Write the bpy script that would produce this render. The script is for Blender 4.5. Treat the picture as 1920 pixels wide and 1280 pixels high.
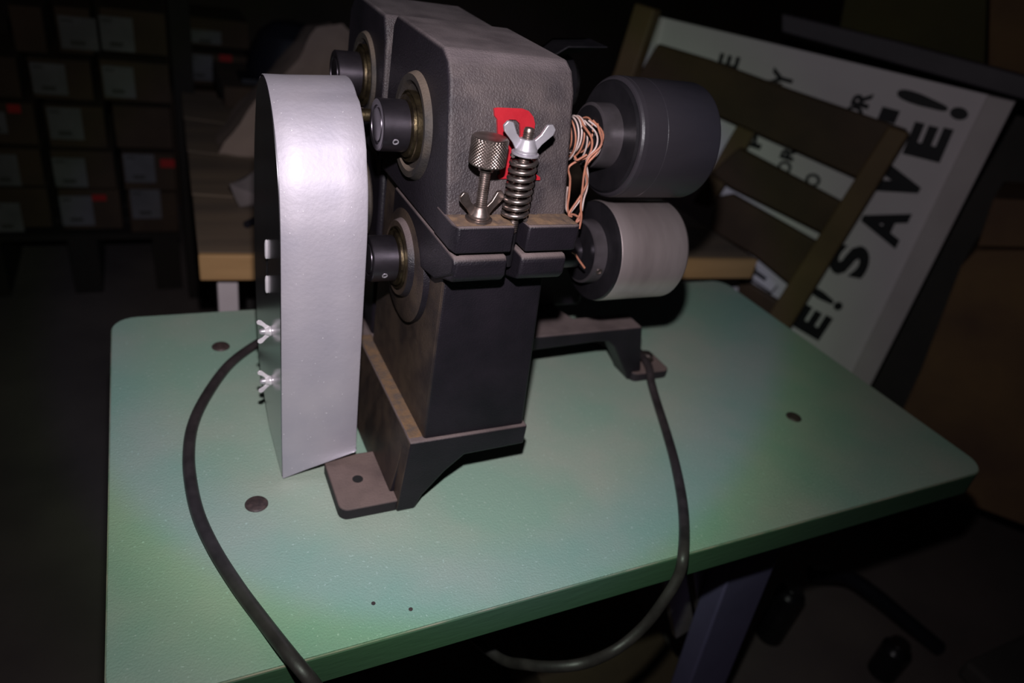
import bpy, bmesh, math, random
from mathutils import Vector, Matrix, noise
random.seed(7)
S = bpy.context.scene
for o in list(bpy.data.objects): bpy.data.objects.remove(o, do_unlink=True)
COL = S.collection
V = Vector
# ------------------------------------------------------------------ camera
FPX = 1318.5
RX = V((0.89467266, -0.41573063, 0.16348968))      # camera right
RY = V((-0.08592002, -0.51928142, -0.85027322))    # camera down
RZ = V((0.43838178, 0.74666917, -0.50030648))      # camera forward
CAM = V((0, 0, 1.26))
cd = bpy.data.cameras.new('camera'); cam = bpy.data.objects.new('camera', cd); COL.objects.link(cam)
cd.sensor_width = 36; cd.lens = FPX / 1920 * 36; cd.clip_start = .01; cd.clip_end = 50
m = Matrix((( RX.x, -RY.x, -RZ.x, CAM.x), (RX.y, -RY.y, -RZ.y, CAM.y), (RX.z, -RY.z, -RZ.z, CAM.z), (0, 0, 0, 1)))
cam.matrix_world = m; S.camera = cam
cd.dof.use_dof = True; cd.dof.focus_distance = .56; cd.dof.aperture_fstop = 4.2
# ------------------------------------------------------------------ world, light, exposure
w = bpy.data.worlds.new('world'); S.world = w; w.use_nodes = True
w.node_tree.nodes['Background'].inputs[0].default_value = (.5, .45, .6, 1)
w.node_tree.nodes['Background'].inputs[1].default_value = .0035
S.view_settings.view_transform = 'Standard'; S.view_settings.look = 'None'
S.view_settings.exposure = 0; S.view_settings.gamma = 1; S.view_settings.use_curve_mapping = False
def ray(px, py): return (RX * (px - 960) + RY * (py - 640) + RZ * FPX).normalized()
def at(px, py, **k):
    d = ray(px, py); a, v = list(k.items())[0]; i = 'xyz'.index(a)
    return CAM + d * ((v - CAM[i]) / d[i])
# the photographer's torch: held just above and left of the lens, hot spot with a coloured fringe
ld = bpy.data.lights.new('torch', 'SPOT'); torch = bpy.data.objects.new('torch', ld); COL.objects.link(torch)
TORCH = V((.012, .055, 1.35)); AIM = V((.232, .56, .985))
torch.location = TORCH
torch.rotation_euler = (AIM - TORCH).to_track_quat('-Z', 'Y').to_euler()
ld.energy = 23.5; ld.spot_size = math.radians(150); ld.spot_blend = 1; ld.shadow_soft_size = .009
ld.use_nodes = True; nt = ld.node_tree; nt.nodes.clear()
lo = nt.nodes.new('ShaderNodeOutputLight'); em = nt.nodes.new('ShaderNodeEmission')
tc = nt.nodes.new('ShaderNodeTexCoord'); sx = nt.nodes.new('ShaderNodeSeparateXYZ'); ac = nt.nodes.new('ShaderNodeMath'); ac.operation = 'ARCCOSINE'
ab = nt.nodes.new('ShaderNodeMath'); ab.operation = 'ABSOLUTE'; dv = nt.nodes.new('ShaderNodeMath'); dv.operation = 'DIVIDE'; dv.inputs[1].default_value = math.radians(60)
rp = nt.nodes.new('ShaderNodeValToRGB')
nt.links.new(tc.outputs['Normal'], sx.inputs[0]); nt.links.new(sx.outputs[2], ab.inputs[0]); nt.links.new(ab.outputs[0], ac.inputs[0])
nt.links.new(ac.outputs[0], dv.inputs[0]); nt.links.new(dv.outputs[0], rp.inputs[0]); nt.links.new(rp.outputs[0], em.inputs[0]); nt.links.new(em.outputs[0], lo.inputs[0])
el = rp.color_ramp.elements
stops = [(0, (1, .93, 1.0)), (.28, (1, .93, .98)), (.35, (.90, .88, .93)), (.40, (.80, .83, .96)), (.44, (.74, .80, .92)), (.475, (.58, .72, .58)), (.52, (.47, .54, .46)), (.58, (.42, .42, .42)), (.68, (.43, .405, .415)), (.85, (.40, .37, .385)), (1, (.22, .20, .21))]
el[0].position = 0; el[0].color = (*stops[0][1], 1); el[1].position = 1; el[1].color = (*stops[-1][1], 1)
for p, c in stops[1:-1]:
    e = el.new(p); e.color = (*c, 1)
# ------------------------------------------------------------------ materials
def mat(name, col, rough=.6, metal=0, col2=None, scale=30, bump=0, bscale=200, dust=None, damt=.8, spec=.5, detail=6, stretch=None, speck=None, noisemix=(.35, .65), film=None):
    mt = bpy.data.materials.new(name); mt.use_nodes = True; n = mt.node_tree; N = n.nodes; Lk = n.links.new
    b = N['Principled BSDF']; b.inputs['Roughness'].default_value = rough; b.inputs['Metallic'].default_value = metal
    b.inputs['Specular IOR Level'].default_value = spec
    co = N.new('ShaderNodeTexCoord'); vec = co.outputs['Object']
    if stretch:
        mp = N.new('ShaderNodeMapping'); mp.inputs['Scale'].default_value = stretch; Lk(vec, mp.inputs[0]); vecs = mp.outputs[0]
    else: vecs = vec
    cur = None
    def rgb(c):
        r = N.new('ShaderNodeRGB'); r.outputs[0].default_value = (*c, 1); return r.outputs[0]
    cur = rgb(col)
    def noi(sc, v=None, det=detail):
        t = N.new('ShaderNodeTexNoise'); t.inputs['Scale'].default_value = sc; t.inputs['Detail'].default_value = det; Lk(v or vecs, t.inputs['Vector']); return t.outputs['Fac']
    def mr(src, a, bb, c=0, d=1):
        t = N.new('ShaderNodeMapRange'); t.inputs[1].default_value = a; t.inputs[2].default_value = bb; t.inputs[3].default_value = c; t.inputs[4].default_value = d; Lk(src, t.inputs[0]); return t.outputs[0]
    def mix(f, a, bb):
        t = N.new('ShaderNodeMix'); t.data_type = 'RGBA'; Lk(f, t.inputs[0]); Lk(a, t.inputs[6]); Lk(bb, t.inputs[7]); return t.outputs[2]
    def mul(a, bb):
        t = N.new('ShaderNodeMath'); t.operation = 'MULTIPLY'; Lk(a, t.inputs[0])
        if isinstance(bb, float): t.inputs[1].default_value = bb
        else: Lk(bb, t.inputs[1])
        return t.outputs[0]
    if col2: cur = mix(mr(noi(scale), *noisemix), cur, rgb(col2))
    if speck:   # (colour, scale, threshold)
        cur = mix(mr(noi(speck[1], vec, 2), speck[2], speck[2] + .03), cur, rgb(speck[0]))
    if dust:    # settles on the upward faces
        g = N.new('ShaderNodeNewGeometry'); s_ = N.new('ShaderNodeSeparateXYZ'); Lk(g.outputs['Normal'], s_.inputs[0])
        f = mul(mul(mr(s_.outputs[2], .35, .95), mr(noi(28, vec), .3, .6, .6, 1)), float(damt))
        cur = mix(f, cur, rgb(dust))
        ro = N.new('ShaderNodeMapRange'); Lk(f, ro.inputs[0]); ro.inputs[3].default_value = rough; ro.inputs[4].default_value = .9; Lk(ro.outputs[0], b.inputs['Roughness'])
    if film:    # (colour, axis vector, amount): dirt film on the faces turned that way
        g = N.new('ShaderNodeNewGeometry'); vm = N.new('ShaderNodeVectorMath'); vm.operation = 'DOT_PRODUCT'; Lk(g.outputs['True Normal'], vm.inputs[0]); vm.inputs[1].default_value = film[1]
        cur = mix(mul(mul(mr(vm.outputs['Value'], .5, .9), mr(noi(32, vec, 8), .38, .62, .35, 1)), float(film[2])), cur, rgb(film[0]))
    Lk(cur, b.inputs['Base Color'])
    if bump:
        bp = N.new('ShaderNodeBump'); bp.inputs['Strength'].default_value = bump; bp.inputs['Distance'].default_value = .001
        Lk(noi(bscale, vecs, 4), bp.inputs['Height']); Lk(bp.outputs[0], b.inputs['Normal'])
    return mt
M = {}
DC = (.24, .185, .175)
M['cast'] = mat('dusty dark cast iron paint', (.013, .0105, .0145), .42, 0, (.008, .007, .0095), 25, .5, 700, DC, .65, spec=.28)
M['cast_side'] = mat('cast iron, left side under brown dust', (.013, .0105, .0145), .42, 0, (.008, .007, .0095), 25, .5, 700, DC, .65, spec=.28, film=((.070, .050, .036), (-1, 0, 0), .85))
M['cast_dusty'] = mat('cast iron foot, dust on top', (.020, .016, .020), .6, 0, (.015, .012, .014), 30, .6, 500, (.175, .125, .112), .95, spec=.3)
M['cast_front'] = mat('head casting, filmed with dust', (.017, .014, .019), .42, 0, (.010, .009, .012), 14, .9, 700, (.145, .118, .122), 1.0, spec=.32, film=((.092, .073, .070), (0, -1, 0), .72))
M['rust'] = mat('rust and dust', (.17, .10, .05), .9, 0, (.10, .072, .055), 120, .6, 400)
M['hub'] = mat('turned hub steel', (.105, .09, .10), .36, .5, (.075, .065, .07), 60, .05, 200)
M['catch'] = mat('bright catch metal', (.78, .74, .76), .3, .35, (.6, .57, .6), 90)
M['boss'] = mat('dusty bearing boss', (.016, .013, .012), .7, 0, (.040, .030, .022), 60, .5, 500, (.16, .12, .09), .9)
M['alu'] = mat('sand cast aluminium', (.50, .465, .51), .62, .55, (.43, .405, .46), 18, .2, 260, None, speck=((.98, .96, .98), 480, .735))
M['polish'] = mat('polished aluminium sheet', (.50, .48, .50), .24, 1, (.42, .41, .44), 10, .12, 40, None, stretch=(1, 1, .12))
M['steel'] = mat('dark machined steel', (.105, .092, .108), .34, .88, (.06, .052, .063), 40, .05, 300)
M['black_steel'] = mat('black oiled steel', (.018, .016, .019), .26, .2, (.012, .011, .013), 40, .1, 200)
M['rub'] = mat('grey rubber roller', (.038, .032, .038), .36, .0, (.027, .023, .028), 14, .12, 300, None, stretch=(.3, 1, 1))
M['roll_steel'] = mat('worn ground steel', (.54, .455, .45), .36, .75, (.38, .315, .31), 16, .08, 120, None, stretch=(2.2, .5, .5))
M['brass'] = mat('tarnished brass', (.13, .10, .055), .38, .9, (.04, .03, .02), 90, .3, 300)
M['bright'] = mat('zinc plated steel', (.60, .57, .62), .36, .65, (.45, .43, .46), 60, .1, 300)
M['nickel'] = mat('aged nickel', (.34, .28, .255), .38, .95, (.19, .15, .13), 120, .15, 300)
M['spring'] = mat('spring steel', (.42, .37, .35), .33, .95, (.27, .22, .20), 90, .1, 300)
M['red'] = mat('glossy red enamel', (.36, .018, .026), .25, 0, (.30, .012, .02), 60, .3, 250)
M['dark'] = mat('hole black', (.006, .006, .006), .8)
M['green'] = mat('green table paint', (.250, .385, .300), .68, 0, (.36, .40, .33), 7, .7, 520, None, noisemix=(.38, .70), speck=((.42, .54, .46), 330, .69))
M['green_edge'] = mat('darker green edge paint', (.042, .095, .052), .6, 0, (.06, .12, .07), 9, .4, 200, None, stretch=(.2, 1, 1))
M['worn'] = mat('worn pale paint edge', (.34, .31, .24), .8, 0, (.16, .24, .16), 40)
M['bolt'] = mat('rusty brown bolt head', (.10, .065, .06), .55, .3, (.05, .035, .035), 200, .3, 300)
M['cord'] = mat('grey brown rubber cord', (.042, .033, .034), .46, 0, (.024, .019, .020), 50, .2, 200)
M['wire_o'] = mat('copper orange wire', (.50, .20, .12), .5, 0, (.36, .15, .10), 90)
M['wire_w'] = mat('white wire', (.62, .52, .50), .5, 0, (.5, .36, .32), 90)
M['wood_top'] = mat('old grey brown bench wood', (.14, .105, .08), .7, 0, (.22, .16, .11), 6, .3, 60, None, stretch=(.3, 3, 3))
M['wood_edge'] = mat('raw yellow wood edge', (.60, .36, .16), .65, 0, (.48, .28, .12), 9, .3, 60, None, stretch=(.2, 3, 3))
M['wood_dark'] = mat('dark varnished pine', (.10, .055, .028), .6, 0, (.065, .036, .02), 7, .3, 60)
M['wood_post'] = mat('yellow brown post', (.19, .115, .052), .6, 0, (.14, .085, .040), 7, .3, 60)
M['sign'] = mat('off white sign paint', (.93, .84, .89), .6, 0, (.88, .79, .84), 5, .1, 60)
M['sign_frame'] = mat('pale grey sign frame', (.74, .66, .68), .6, 0, (.66, .58, .60), 8, .1, 60)
M['ink'] = mat('black brush lettering', (.012, .010, .016), .6)
M['carton'] = mat('brown cardboard', (.075, .044, .026), .9, 0, (.055, .032, .020), 8)
M['carton2'] = mat('tan cardboard', (.22, .13, .06), .9, 0, (.14, .08, .05), 5)
M['paper'] = mat('grey label paper', (.16, .145, .155), .8, 0, (.12, .11, .115), 12)
M['redtag'] = mat('red sticker', (.42, .012, .010), .7)
M['kraft'] = mat('kraft paper', (.30, .22, .18), .85, 0, (.24, .17, .14), 8, .3, 30)
M['cloth'] = mat('grey cloth', (.26, .22, .22), .9, 0, (.2, .17, .17), 10, .4, 90)
M['floor'] = mat('dark concrete', (.10, .080, .078), .85, 0, (.15, .12, .11), 3, .3, 40)
M['old_wood'] = mat('blackened old wood', (.020, .014, .010), .9, 0, (.014, .010, .008), 6)
M['wallm'] = mat('dark brown wall', (.075, .052, .042), .9, 0, (.05, .036, .03), 2)
M['leg'] = mat('purple grey enamelled steel', (.13, .11, .22), .5, .0, (.10, .085, .17), 8)
M['leg_pale'] = mat('pale bare steel', (.38, .30, .34), .4, .6, (.3, .25, .28), 30)
M['olive'] = mat('olive board', (.085, .075, .022), .8, 0, (.06, .055, .02), 4)
M['rail'] = mat('grey violet metal rail', (.11, .095, .115), .6, 0, (.08, .07, .085), 6)
M['greyp'] = mat('dark grey panel', (.075, .066, .062), .8, 0, (.055, .05, .047), 5)
M['plastic'] = mat('black plastic', (.012, .012, .018), .4)
# ------------------------------------------------------------------ mesh helpers
def finish(name, bm, mt, parent=None, sharp=35, smooth=True, bev=0, seg=2, kind=None, mats=None):
    me = bpy.data.meshes.new(name)
    bmesh.ops.remove_doubles(bm, verts=bm.verts, dist=1e-6)
    bmesh.ops.recalc_face_normals(bm, faces=bm.faces)
    bm.to_mesh(me); bm.free()
    for x in (mats or [mt]): me.materials.append(x)
    if smooth:
        me.shade_smooth(); me.set_sharp_from_angle(angle=math.radians(sharp))
    o = bpy.data.objects.new(name, me); COL.objects.link(o)
    if bev:
        b = o.modifiers.new('b', 'BEVEL'); b.width = bev; b.segments = seg; b.limit_method = 'ANGLE'; b.angle_limit = math.radians(25); b.harden_normals = False
    if parent: 
        o.parent = parent; o.matrix_parent_inverse = Matrix.Translation(parent.location).inverted()
    if kind: o['kind'] = kind
    return o
def thing(name, label, cat, loc=(0, 0, 0), group=None):
    o = bpy.data.objects.new(name, None); COL.objects.link(o); o.location = loc; o.empty_display_size = .05
    o['label'] = label; o['category'] = cat
    if group: o['group'] = group
    return o
def tag(o, label, cat, group=None):
    o['label'] = label; o['category'] = cat
    if group: o['group'] = group
    return o
def hull2(bm, a, b):
    """two matching loops -> closed prism"""
    va = [bm.verts.new(p) for p in a]; vb = [bm.verts.new(p) for p in b]; n = len(va)
    bm.faces.new(va); bm.faces.new(vb[::-1])
    for i in range(n): bm.faces.new((va[i], vb[i], vb[(i + 1) % n], va[(i + 1) % n]))
def box(bm, x0, x1, y0, y1, z0, z1):
    hull2(bm, [(x0, y0, z0), (x1, y0, z0), (x1, y1, z0), (x0, y1, z0)], [(x0, y0, z1), (x1, y0, z1), (x1, y1, z1), (x0, y1, z1)])
def prism(bm, pts, axis, a, b):
    f = {'x': lambda u, v, t: (t, u, v), 'y': lambda u, v, t: (u, t, v), 'z': lambda u, v, t: (u, v, t)}[axis]
    hull2(bm, [f(u, v, a) for u, v in pts], [f(u, v, b) for u, v in pts])
def frame(d):
    d = V(d).normalized(); t = V((0, 0, 1)) if abs(d.z) < .9 else V((1, 0, 0))
    u = d.cross(t).normalized(); return d, u, d.cross(u)
def lathe(bm, org, ax, prof, n=48, closed=False, fn=None):
    """prof: list of (t, r) along the axis; r=0 ends are closed"""
    d, u, v = frame(ax); org = V(org); rings = []
    for j, (t, r) in enumerate(prof):
        if r <= 1e-7: rings.append([bm.verts.new(org + d * t)])
        else:
            rings.append([bm.verts.new(org + d * t + (u * math.cos(2 * math.pi * i / n) + v * math.sin(2 * math.pi * i / n)) * (r + (fn(i, j) if fn else 0))) for i in range(n)])
    m_ = len(rings)
    for k in range(m_ if closed else m_ - 1):
        A, B = rings[k], rings[(k + 1) % m_]
        for i in range(n):
            j = (i + 1) % n
            if len(A) == 1 and len(B) > 1: bm.faces.new((A[0], B[i], B[j]))
            elif len(B) == 1 and len(A) > 1: bm.faces.new((A[i], B[0], A[j]))
            elif len(A) > 1: bm.faces.new((A[i], B[i], B[j], A[j]))
def spline(pts, k=8):
    P = [V(p) for p in pts]; P = [P[0] * 2 - P[1]] + P + [P[-1] * 2 - P[-2]]; out = []
    for i in range(1, len(P) - 2):
        for j in range(k):
            t = j / k; a, b, c, d = P[i - 1:i + 3]
            out.append(.5 * ((2 * b) + (c - a) * t + (2 * a - 5 * b + 4 * c - d) * t * t + (3 * b - a - 3 * c + d) * t ** 3))
    out.append(P[-2]); return out
def tube(bm, path, r, n=8, flat=1.0, caps=True):
    up = V((0, 0, 1)); rings = []
    pr = None
    for i, p in enumerate(path):
        d = (path[min(i + 1, len(path) - 1)] - path[max(i - 1, 0)]).normalized()
        if pr is None:
            u = d.cross(up if abs(d.z) < .95 else V((1, 0, 0))).normalized()
        else:
            u = (pr - d * pr.dot(d)).normalized()
        pr = u; v = u.cross(d)
        rr = r[i] if isinstance(r, (list, tuple)) else r
        rings.append([bm.verts.new(p + u * (rr * math.cos(2 * math.pi * k / n)) + v * (rr * flat * math.sin(2 * math.pi * k / n))) for k in range(n)])
    for A, B in zip(rings, rings[1:]):
        for k in range(n): bm.faces.new((A[k], B[k], B[(k + 1) % n], A[(k + 1) % n]))
    if caps: bm.faces.new(rings[0]); bm.faces.new(rings[-1][::-1])
def NB(): return bmesh.new()
# ------------------------------------------------------------------ the setting
bm = NB(); box(bm, -3, 6, -2, 5, -.1, 0); f_ = finish('floor', bm, M['floor'], smooth=False); f_['kind'] = 'structure'
bm = NB(); box(bm, -3, 6, 3.9, 4.0, 0, 2.6); f_ = finish('wall_back', bm, M['wallm'], smooth=False); f_['kind'] = 'structure'
bm = NB(); box(bm, 3.8, 3.9, -2, 3.9, 0, 2.6); f_ = finish('wall_right', bm, M['wallm'], smooth=False); f_['kind'] = 'structure'
# ------------------------------------------------------------------ green table
ZT = .76
X0, X1, Y0, Y1 = -.061, .946, .340, .886
TH = .036
tb = thing('work_table', 'green painted machine table with rounded corners and dark green edge', 'table', (.44, .61, 0))
def rrect(x0, x1, y0, y1, r, n=6):
    out = []
    for cx, cy, a0 in ((x1 - r, y1 - r, 0), (x0 + r, y1 - r, 90), (x0 + r, y0 + r, 180), (x1 - r, y0 + r, 270)):
        for k in range(n + 1):
            a = math.radians(a0 + 90 * k / n); out.append((cx + r * math.cos(a), cy + r * math.sin(a)))
    return out
bm = NB(); prism(bm, rrect(X0 + .0012, X1 - .0012, Y0 + .0012, Y1 - .0012, .028), 'z', ZT - .002, ZT)
finish('tabletop', bm, M['green'], tb, bev=.0006)
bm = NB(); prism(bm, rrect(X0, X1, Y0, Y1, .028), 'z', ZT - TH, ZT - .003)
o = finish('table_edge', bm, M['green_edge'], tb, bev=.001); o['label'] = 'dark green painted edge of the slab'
bm = NB(); prism(bm, rrect(X0 + .0003, X1 - .0003, Y0 + .0003, Y1 - .0003, .028), 'z', ZT - .003, ZT - .002)
o = finish('edge_wear', bm, M['worn'], tb); o['label'] = 'thin worn pale line along the rim'
for (px, py, r) in ((414, 650, .0105), (481, 945, .0105), (1488, 782, .0105)):
    c = at(px, py, z=ZT); bm = NB()
    lathe(bm, (c.x, c.y, ZT), (0, 0, 1), [(-.004, 0), (-.004, r), (.0005, r), (.0018, r * .9), (.0026, r * .6), (.0028, 0)], 28)
    finish('bolt_head', bm, M['bolt'], tb)
for (px, py) in ((700, 1131), (770, 1142)):
    c = at(px, py, z=ZT); bm = NB()
    lathe(bm, (c.x, c.y, ZT), (0, 0, 1), [(-.002, 0), (-.002, .0018), (.0004, .0018), (.0006, 0)], 12)
    finish('nail_head', bm, M['bolt'], tb)
# steel stand under the top (right leg shows below the front edge)
def bar(bm, a, b, w_, t_, side=None):
    a, b = V(a), V(b); d = (b - a).normalized(); s = (V(side) if side else V((0, 1, 0))); s = (s - d * s.dot(d)).normalized(); n_ = d.cross(s)
    q = [(-1, -1), (1, -1), (1, 1), (-1, 1)]
    hull2(bm, [a + n_ * (i * w_ / 2) + s * (j * t_ / 2) for i, j in q], [b + n_ * (i * w_ / 2) + s * (j * t_ / 2) for i, j in q])
zb = ZT - TH
for lx, fx in ((.665, .735), (.02, -.05)):
    for y in (.43, .80):
        bm = NB(); bar(bm, (lx, y, zb), (fx, y, .02), .085, .035, (0, 1, 0)); finish('leg', bm, M['leg'], tb, bev=.003)
    bm = NB(); bar(bm, (fx, .36, .02), (fx, .87, .02), .06, .04, (0, 0, 1)); finish('foot_rail', bm, M['leg'], tb, bev=.003)
bm = NB(); bar(bm, (.535, .46, .66), (.66, .46, .40), .034, .012, (0, 1, 0)); o = finish('brace', bm, M['leg_pale'], tb, bev=.001); o['label'] = 'pale bare steel brace'
bm = NB(); bar(bm, (.575, .455, .66), (.69, .455, .42), .022, .012, (0, 1, 0)); o = finish('brace', bm, M['leg_pale'], tb, bev=.001); o['label'] = 'pale bare steel brace'
bm = NB(); box(bm, -.0, .70, .79, .81, .60, .65); finish('cross_bar', bm, M['leg'], tb, bev=.003)
# ------------------------------------------------------------------ the machine
mc = thing('roller_press', 'black cast iron roller machine with aluminium side guard and red letter', 'machine', (.35, .6, ZT))
Z = ZT
ZB = .845
# base casting
bm = NB()
prism(bm, [(.184, Z + .001), (.187, .803), (.190, ZB), (.311, ZB), (.311, .822), (.247, .820), (.229, .803), (.209, .777), (.2025, Z + .001)], 'y', .469, .492)
prism(bm, [(.179, Z + .001), (.186, .803), (.1905, ZB), (.2065, ZB), (.2065, .80), (.190, Z + .001)], 'y', .485, .80)
box(bm, .20, .306, .489, .80, .812, ZB - .001)
finish('base', bm, M['cast_side'], mc, bev=.0018)
bm = NB(); box(bm, .1915, .2062, .476, .66, ZB - .0005, ZB + .0008); o = finish('dust_ridge', bm, M['rust'], mc, bev=.0006); o['label'] = 'rust brown dust along the base ridge'
def foot(x0, x1, y0, y1, hx, hy, name='foot'):
    bm = NB(); pts = rrect(x0, x1, y0, y1, .009, 4); prism(bm, pts, 'z', Z + .0005, Z + .0135)
    o = finish(name, bm, M['cast_dusty'], mc, bev=.0015)
    bm = NB(); lathe(bm, (hx, hy, Z + .0135), (0, 0, 1), [(-.005, 0), (-.005, .0052), (.0003, .0052), (.0003, .0), ], 24)
    h = finish('bolt_hole', bm, M['dark'], mc); h.parent = o; h.matrix_parent_inverse = o.matrix_world.inverted()
    h.matrix_parent_inverse = Matrix.Identity(4); h['label'] = 'dark round bolt hole'
    return o
foot(.130, .1925, .4715, .548, .156, .510)
foot(.130, .192, .735, .80, .156, .765)
# right arm and foot
ya, yb = .624, .66
bm = NB()
prism(bm, [(.30, ZB), (.556, ZB), (.5665, .805), (.575, .777), (.577, Z + .001), (.557, Z + .001), (.551, .772), (.520, .818), (.507, .827), (.49, .8285), (.30, .822)], 'y', ya, yb)
finish('arm', bm, M['cast'], mc, bev=.002)
bm = NB()
prism(bm, [(.30, ya + .003), (.48, ya + .003), (.46, .70), (.45, .79), (.30, .79)], 'z', .830, ZB - .0005)
finish('arm_web', bm, M['cast'], mc, bev=.002)
foot(.560, .622, .618, .672, .606, .655)
bm = NB(); lathe(bm, (.600, .648, Z + .0135), (0, 0, 1), [(0, .0115), (.003, .0115), (.003, .009), (.010, .009), (.012, .006), (.012, 0)], 6)
o = finish('foot_bolt', bm, M['nickel'], mc, bev=.0008)
# pillar
bm = NB()
def frus(bm, lo, hi, z0, z1):
    (a0, a1, b0, b1), (c0, c1, d0, d1) = lo, hi
    hull2(bm, [(a0, b0, z0), (a1, b0, z0), (a1, b1, z0), (a0, b1, z0)], [(c0, d0, z1), (c1, d0, z1), (c1, d1, z1), (c0, d1, z1)])
frus(bm, (.204, .308, .4725, .65), (.206, .297, .4775, .65), ZB - .002, 1.0405)
finish('pillar', bm, M['cast_side'], mc, bev=.0030, seg=3)
bm = NB()
for xa, xb in ((.200, .2445), (.2565, .298)):
    prism(bm, [(.480, 1.0405), (.449, 1.0405), (.446, 1.037), (.446, 1.024), (.450, 1.0185), (.480, 1.008)], 'x', xa, xb)
prism(bm, [(.60, 1.0405), (.48, 1.0405), (.449, 1.0405), (.446, 1.036), (.447, 1.026), (.480, 1.006), (.60, .985)], 'x', .1985, .207)
finish('lower_jaw', bm, M['cast'], mc, bev=.0030, seg=3)
bm = NB(); frus(bm, (.206, .300, .662, .80), (.206, .300, .668, .79), ZB - .002, 1.05)
finish('rear_pillar', bm, M['cast'], mc, bev=.004)
# front head
hx0, hx1 = .198, .3040
bm = NB()
prism(bm, [(.470, 1.0635), (.475, 1.080), (.4945, 1.158), (.5035, 1.1720), (.515, 1.1780), (.630, 1.1815), (.639, 1.172), (.643, 1.10), (.643, 1.0425), (.470, 1.0425)], 'x', hx0, hx1)
finish('front_head', bm, M['cast_front'], mc, sharp=24, bev=.0030, seg=3)
bm = NB()
for pts in ([(hx0 - .001, .49), (hx0 - .001, .455), (hx0 + .0015, .447), (.2465, .447), (.2465, .46), (.2475, .472), (.2475, .49)],
            [(.2575, .49), (.2575, .472), (.2585, .46), (.2585, .447), (.300, .447), (.3055, .4485), (.3055, .456), (.300, .475), (.300, .49)]):
    prism(bm, pts, 'z', 1.0437, 1.0655)
box(bm, .245, .26, .474, .49, 1.0437, 1.0655)
finish('clamp_jaw', bm, M['cast_dusty' if False else 'cast'], mc, bev=.0016)
bm = NB(); 
def crust(bm, x0, x1, y0, y1, z, nx, ny, h):
    g = [[bm.verts.new((x0 + (x1 - x0) * i / nx, y0 + (y1 - y0) * j / ny, z + (0 if i in (0, nx) or j in (0, ny) else h * (.5 + noise.noise(V((i * .7, j * .9, 3))))))) for j in range(ny + 1)] for i in range(nx + 1)]
    for i in range(nx):
        for j in range(ny): bm.faces.new((g[i][j], g[i + 1][j], g[i + 1][j + 1], g[i][j + 1]))
crust(bm, .1985, .2462, .4490, .4718, 1.0658, 24, 8, .0012); crust(bm, .2588, .3035, .4495, .4718, 1.0658, 22, 8, .0012)
o = finish('ledge_dust', bm, mat('sandy dust on the ledge', (.075, .050, .040), .95, 0, (.19, .115, .062), 60, .5, 400), mc); o['kind'] = 'stuff'; o['label'] = 'sandy dust lying on the clamp ledge'
bm = NB(); lathe(bm, (.2520, .462, 1.026), (0, 0, 1), [(0, 0), (0, .0044), (.039, .0044), (.039, 0)], 16); finish('tie_bolt', bm, M['black_steel'], mc)
# rear head
bm = NB()
prism(bm, [(.650, 1.05), (.650, 1.155), (.660, 1.1765), (.760, 1.1805), (.780, 1.165), (.786, 1.12), (.786, 1.05)], 'x', hx0 - .002, hx1 + .002)
finish('rear_head', bm, M['cast_front'], mc, bev=.0032, seg=3)
# bearings on the left
YS, ZU, ZL = .560, 1.107, .988
def bearing(y, z, R0, xs, bmat='boss'):
    bm = NB(); lathe(bm, (.200, y, z), (-1, 0, 0), [(0, 0), (0, R0 + .003), (.001, R0 + .0015), (.005, R0), (.0075, R0 - .0015), (.0070, R0 - .0065), (.0035, R0 - .009), (.003, .030), (.003, 0)], 64)
    bo = finish('bearing_boss', bm, M[bmat], mc)
    bm = NB(); lathe(bm, (.197, y, z), (-1, 0, 0), [(0, 0), (0, .0285), (.0055, .0285), (.0060, .0275), (.0045, .0268), (.0045, .0252), (.0075, .0248), (.0080, .0228), (.0080, 0)], 56)
    br = finish('bearing_ring', bm, M['brass'], mc)
    bm = NB(); lathe(bm, (.1885, y, z), (-1, 0, 0), [(0, 0), (0, .0208), (xs - .0008, .0208), (xs, .0200), (xs, .0155), (xs - .0015, .0150), (xs - .0015, .0135), (xs + .0, .0130), (xs + .0003, .0115), (xs + .0003, 0)], 56)
    cl = finish('collar', bm, M['steel'], mc)
    a = math.radians(-22); n_ = V((0, -math.cos(a), math.sin(a)))
    c = V((.1885 - xs * .52, y, z)) + n_ * .0203
    bm = NB(); lathe(bm, c, n_, [(0, 0), (0, .0026), (.0009, .0026), (.0009, .0017), (.0002, .0015), (.0002, 0)], 16)
    sc = finish('set_screw', bm, M['bright'], cl); sc.matrix_parent_inverse = Matrix.Identity(4)
    return bo
bearing(YS, ZU, .0425, .0225); bearing(YS, ZL, .0352, .0225, 'cast_side'); bearing(.712, ZU + .006, .040, .0225); bearing(.712, ZL, .040, .0225)
bm = NB(); lathe(bm, (.158, .612, 1.1005), (1, 0, 0), [(0, 0), (0, .0055), (.045, .0055), (.045, 0)], 20); finish('idler_pin', bm, M['brass'], mc)
bm = NB(); lathe(bm, (.203, YS, ZL - .006), (-1, 0, 0), [(-.01, 0), (-.01, .056), (.003, .054), (.0055, .048), (.0055, 0)], 64); finish('lower_boss', bm, M['cast_side'], mc)
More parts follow.
